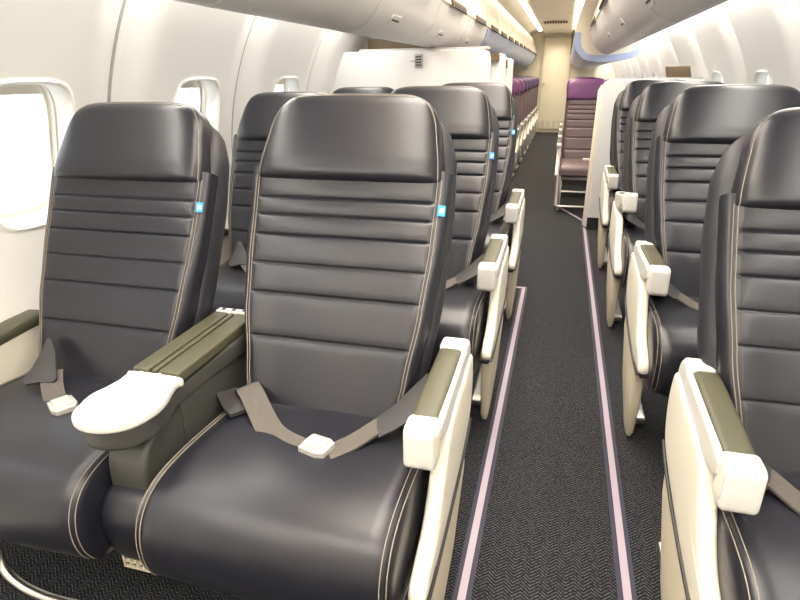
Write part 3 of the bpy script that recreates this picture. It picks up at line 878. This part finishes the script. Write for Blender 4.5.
# ------------------------------------------------------------------ centre console between the paired seats
def make_console(label):
    cx = -0.783
    root = empty('center_console', (cx, 0, 0), label, 'console', 'consoles between paired seats')
    # trunk
    m = MB()
    out = smooth_closed([(1.24, 0.30), (1.24, 0.58), (1.20, 0.596), (1.0, 0.594), (0.88, 0.590), (0.86, 0.56), (0.80, 0.525), (0.765, 0.50), (0.748, 0.46), (0.750, 0.40), (0.78, 0.33), (0.9, 0.30), (1.1, 0.29)], 5)
    m.pillow(out, -0.040, 0.050, 0.012, tf=lambda p: (p[2], p[0], p[1])); tr = m.build('trunk', GREYP, root)
    # recessed side panel outline
    for sd in (-1, 1):
        m = MB(); m.pillow(rrect(1.03, 0.47, 0.15, 0.09, 0.03, 5), 0, 0.006, 0.004, tf=lambda p: (0.005+sd*(0.043+p[2]), p[0], p[1])); m.build('side_panel', GREYP, tr)
    # olive pad in two lengths with a narrow centre rail
    for x0, x1 in ((-0.058, -0.0175), (-0.0115, 0.0005), (0.0065, 0.058)):
        m = MB(); m.box(x0, x1, 0.885, 1.205, 0.585, 0.611, 0.005); m.build('arm_pad', OLIVE, root)
    m = MB(); m.box(-0.055, 0.055, 0.90, 1.20, 0.58, 0.603); m.build('pad_base', BLACKP, root, smooth=False)
    m = MB(); m.box(-0.060, 0.060, 1.208, 1.232, 0.575, 0.612, 0.005); hp = m.build('hinge_plate', WHITE, root)
    m = MB()
    for x in (-0.04, -0.01, 0.02, 0.045):
        m.box(x-0.005, x+0.005, 1.215, 1.224, 0.609, 0.6135)
    m.build('screw', BLACKP, hp, smooth=False)
    # cocktail tray
    out = smooth_closed([(0.064, 0.885), (0.063, 0.868), (0.070, 0.842), (0.083, 0.805), (0.086, 0.765), (0.072, 0.722), (0.040, 0.696), (0.0, 0.688), (-0.036, 0.697), (-0.060, 0.722), (-0.069, 0.765), (-0.066, 0.805), (-0.060, 0.842), (-0.062, 0.868), (-0.063, 0.885), (0.0, 0.889)], 5)
    m = MB(); m.pillow(list(reversed(out)), 0.583, 0.604, 0.007, n=5); ty = m.build('cocktail_tray', WHITE, root)
    cxx, cyy = 0.008, 0.772
    m = MB(); ring_pts = [(cxx+0.070*cos(2*pi*k/48), cyy+0.070*sin(2*pi*k/48), 0.604) for k in range(49)]
    m.tube(ring_pts, 0.0035, 8, cap=False); m.build('tray_rim', WHITE, ty)
    m = MB()
    for x, y in ((-0.045, 0.875), (-0.03, 0.878), (0.005, 0.874), (0.012, 0.880)): m.box(x-0.004, x+0.004, y-0.004, y+0.004, 0.602, 0.6065)
    m.pillow([(0.035+0.007*cos(2*pi*k/12), 0.855+0.005*sin(2*pi*k/12)) for k in range(12)], 0.602, 0.6052, 0.001)
    m.build('tray_button', GREYGAP, ty)
    # cup-shaped underside of the tray
    hs = smooth_closed([(0.056, 1.20), (0.056, 1.0), (0.056, 0.875), (0.066, 0.835), (0.074, 0.80), (0.076, 0.765), (0.063, 0.730), (0.034, 0.708), (0.0, 0.702), (-0.030, 0.709), (-0.052, 0.730), (-0.060, 0.765), (-0.058, 0.80), (-0.054, 0.842), (-0.054, 1.0), (-0.054, 1.20)], 5)
    m = MB(); m.pillow(list(reversed(hs)), 0.530, 0.586, 0.012, n=5, tf=lambda p: (p[0], p[1], p[2] if p[2] > 0.56 else p[2]+0.004)); m.build('tray_housing', GREYP, root)
    # shroud that fills the gap below
    out = smooth_closed([(1.05, 0.42), (0.85, 0.425), (0.755, 0.42), (0.715, 0.395), (0.700, 0.35), (0.715, 0.28), (0.76, 0.215), (0.90, 0.20), (1.05, 0.21)], 5)
    m = MB(); m.pillow(out, -0.046, 0.060, 0.018, tf=lambda p: (p[2], p[0], p[1])); m.build('lower_shroud', LEATHER, root)
    m = MB()
    x0 = -0.075
    tfg = lambda p: (p[0], 0.755+p[2], p[1])
    for k in range(5): m.box(-0.062+0.0165*k, -0.0575+0.0165*k, 0.752, 0.758, 0.185, 0.222)
    for k in range(3): m.box(-0.062, 0.0085, 0.752, 0.758, 0.185+0.0165*k, 0.1895+0.0165*k)
    m.build('grille', BEIGE, root, smooth=False)
    m = MB(); m.box(-0.05, 0.05, 0.98, 1.20, 0.0, 0.22); m.build('base', BLACKP, root, smooth=False)
    return root
c0 = make_console('grey console with olive pad and white cocktail tray between the nearest two seats')
dup(c0, (-0.785, PITCH_, 0), 'grey console between the second pair of seats, hidden behind the nearest row')

# ------------------------------------------------------------------ rear cabin seats
def make_rear_seat(label, grp, hm, mirror=1):
    root = empty('economy_seat', (0, 0, 0), label, 'seat', grp)
    def q(x, s, d): return (x, 0.42+s*0.22+d*-0.975, 0.42+s*0.975+d*0.22)
    m = MB(); rings = []
    se = [0.50, 0.46, 0.42, 0.37, 0.30, 0.21, 0.10]
    s = -0.02
    while s < 0.56:
        near = min(abs(s-e) for e in se)
        g = sum(0.007*math.exp(-((s-e)/0.006)**2) for e in se)
        ring = []
        for k in range(36):
            u, v = sgn_pow(cos(2*pi*k/36), 0.35), sgn_pow(sin(2*pi*k/36), 0.6)
            d = -0.04+0.04*v-(g if v > 0 and abs(u) < 0.9 else 0)
            ring.append(q(0.205*u, s, d))
        rings.append(ring)
        s += 0.004 if near < 0.02 else 0.014
    m.loft(rings); m.build('backrest', MAUVE, root, angle=50)
    out = []
    for k in range(25):
        t = pi*k/24
        out.append((0.212*sgn_pow(cos(t), 0.55), 0.62+0.115*sgn_pow(sin(t), 0.6)))
    out += [(-0.208, 0.56), (-0.19, 0.548), (0.19, 0.548), (0.208, 0.56)]
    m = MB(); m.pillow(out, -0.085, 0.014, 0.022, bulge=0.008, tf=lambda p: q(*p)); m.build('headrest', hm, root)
    m = MB(); m.pillow(smooth_closed([(0.50, 0.43), (0.3, 0.44), (0.12, 0.44), (0.04, 0.42), (0.02, 0.37), (0.05, 0.335), (0.3, 0.33), (0.5, 0.35)], 4), -0.215, 0.215, 0.02, tf=lambda p: (p[2], p[0], p[1])); cu = m.build('seat_cushion', MAUVE, root)
    m = MB(); m.box(-0.02, 0.05, 0.26, 0.31, 0.44, 0.462, 0.006); m.build('buckle', BUCKLE, cu)
    for sd in (-1, 1):
        m = MB(); m.pillow(smooth_closed([(0.55, 0.60), (0.3, 0.605), (0.17, 0.60), (0.15, 0.575), (0.19, 0.55), (0.35, 0.555), (0.5, 0.54), (0.56, 0.56)], 4), -0.02, 0.02, 0.008, tf=lambda p: (sd*0.238+p[2], p[0], p[1])); ar = m.build('armrest', GREYGAP, root)
        m = MB(); m.box(sd*0.238-0.017, sd*0.238+0.017, 0.20, 0.50, 0.600, 0.612, 0.005); m.build('arm_pad', OLIVE, ar)
        m = MB(); m.pillow(smooth_closed([(0.55, 0.57), (0.42, 0.56), (0.30, 0.45), (0.10, 0.37), (0.07, 0.33), (0.2, 0.31), (0.5, 0.33)], 4), -0.012, 0.012, 0.005, tf=lambda p: (sd*0.24+p[2], p[0], p[1])); m.build('side_panel', CREAM, root)
        m = MB(); m.tube([(sd*0.2, 0.10, 0.33), (sd*0.2, 0.08, 0.03), (sd*0.2, 0.5, 0.03)], 0.014, 8); m.tube([(sd*0.2, 0.42, 0.33), (sd*0.2, 0.5, 0.02)], 0.014, 8)
        m.build('leg', METAL, root)
    m = MB(); m.tube([(-0.21, 0.09, 0.31), (0.21, 0.09, 0.31)], 0.014, 8); m.tube([(-0.21, 0.10, 0.19), (0.21, 0.10, 0.19)], 0.008, 8); m.tube([(-0.21, 0.08, 0.06), (0.21, 0.08, 0.06)], 0.010, 8)
    m.build('stretcher', METAL, root)
    return root
def cloth(root, hm):
    for ch in root.children:
        if ch.name.startswith('headrest'):
            ch.data = ch.data.copy(); ch.data.materials[0] = hm
gL, gR = 'purple-topped rear seats on the closet side', 'purple-topped rear seats on the divider side'
e0 = make_rear_seat('nearest purple-lit seat past the white closet, first of the row along the aisle', gL, PURPLELIT)
e0.location = (-0.735, 4.52, 0)
er = []
for k in range(1, 11):
    c = dup(e0, (-0.735, 4.52+0.745*k, 0), 'purple-lit rear aisle seat, %s one past the white closet' % ORD[k] if k < 5 else 'dim purple-lit rear aisle seat, %s one past the white closet' % ORD[k])
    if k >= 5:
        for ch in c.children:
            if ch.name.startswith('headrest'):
                if k == 5: PL = ch.data.copy(); PL.materials[0] = PURPLEDIM
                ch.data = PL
er0 = dup(e0, (0.225, 5.25, 0), 'purple-lit seat facing the aisle end beside the narrow white divider', gR)
for k in range(1, 4):
    dup(e0, (0.225, 5.25+0.745*k, 0), 'purple-lit rear seat mostly hidden, %s one behind the seat beside the divider' % ORD[k-1], gR)
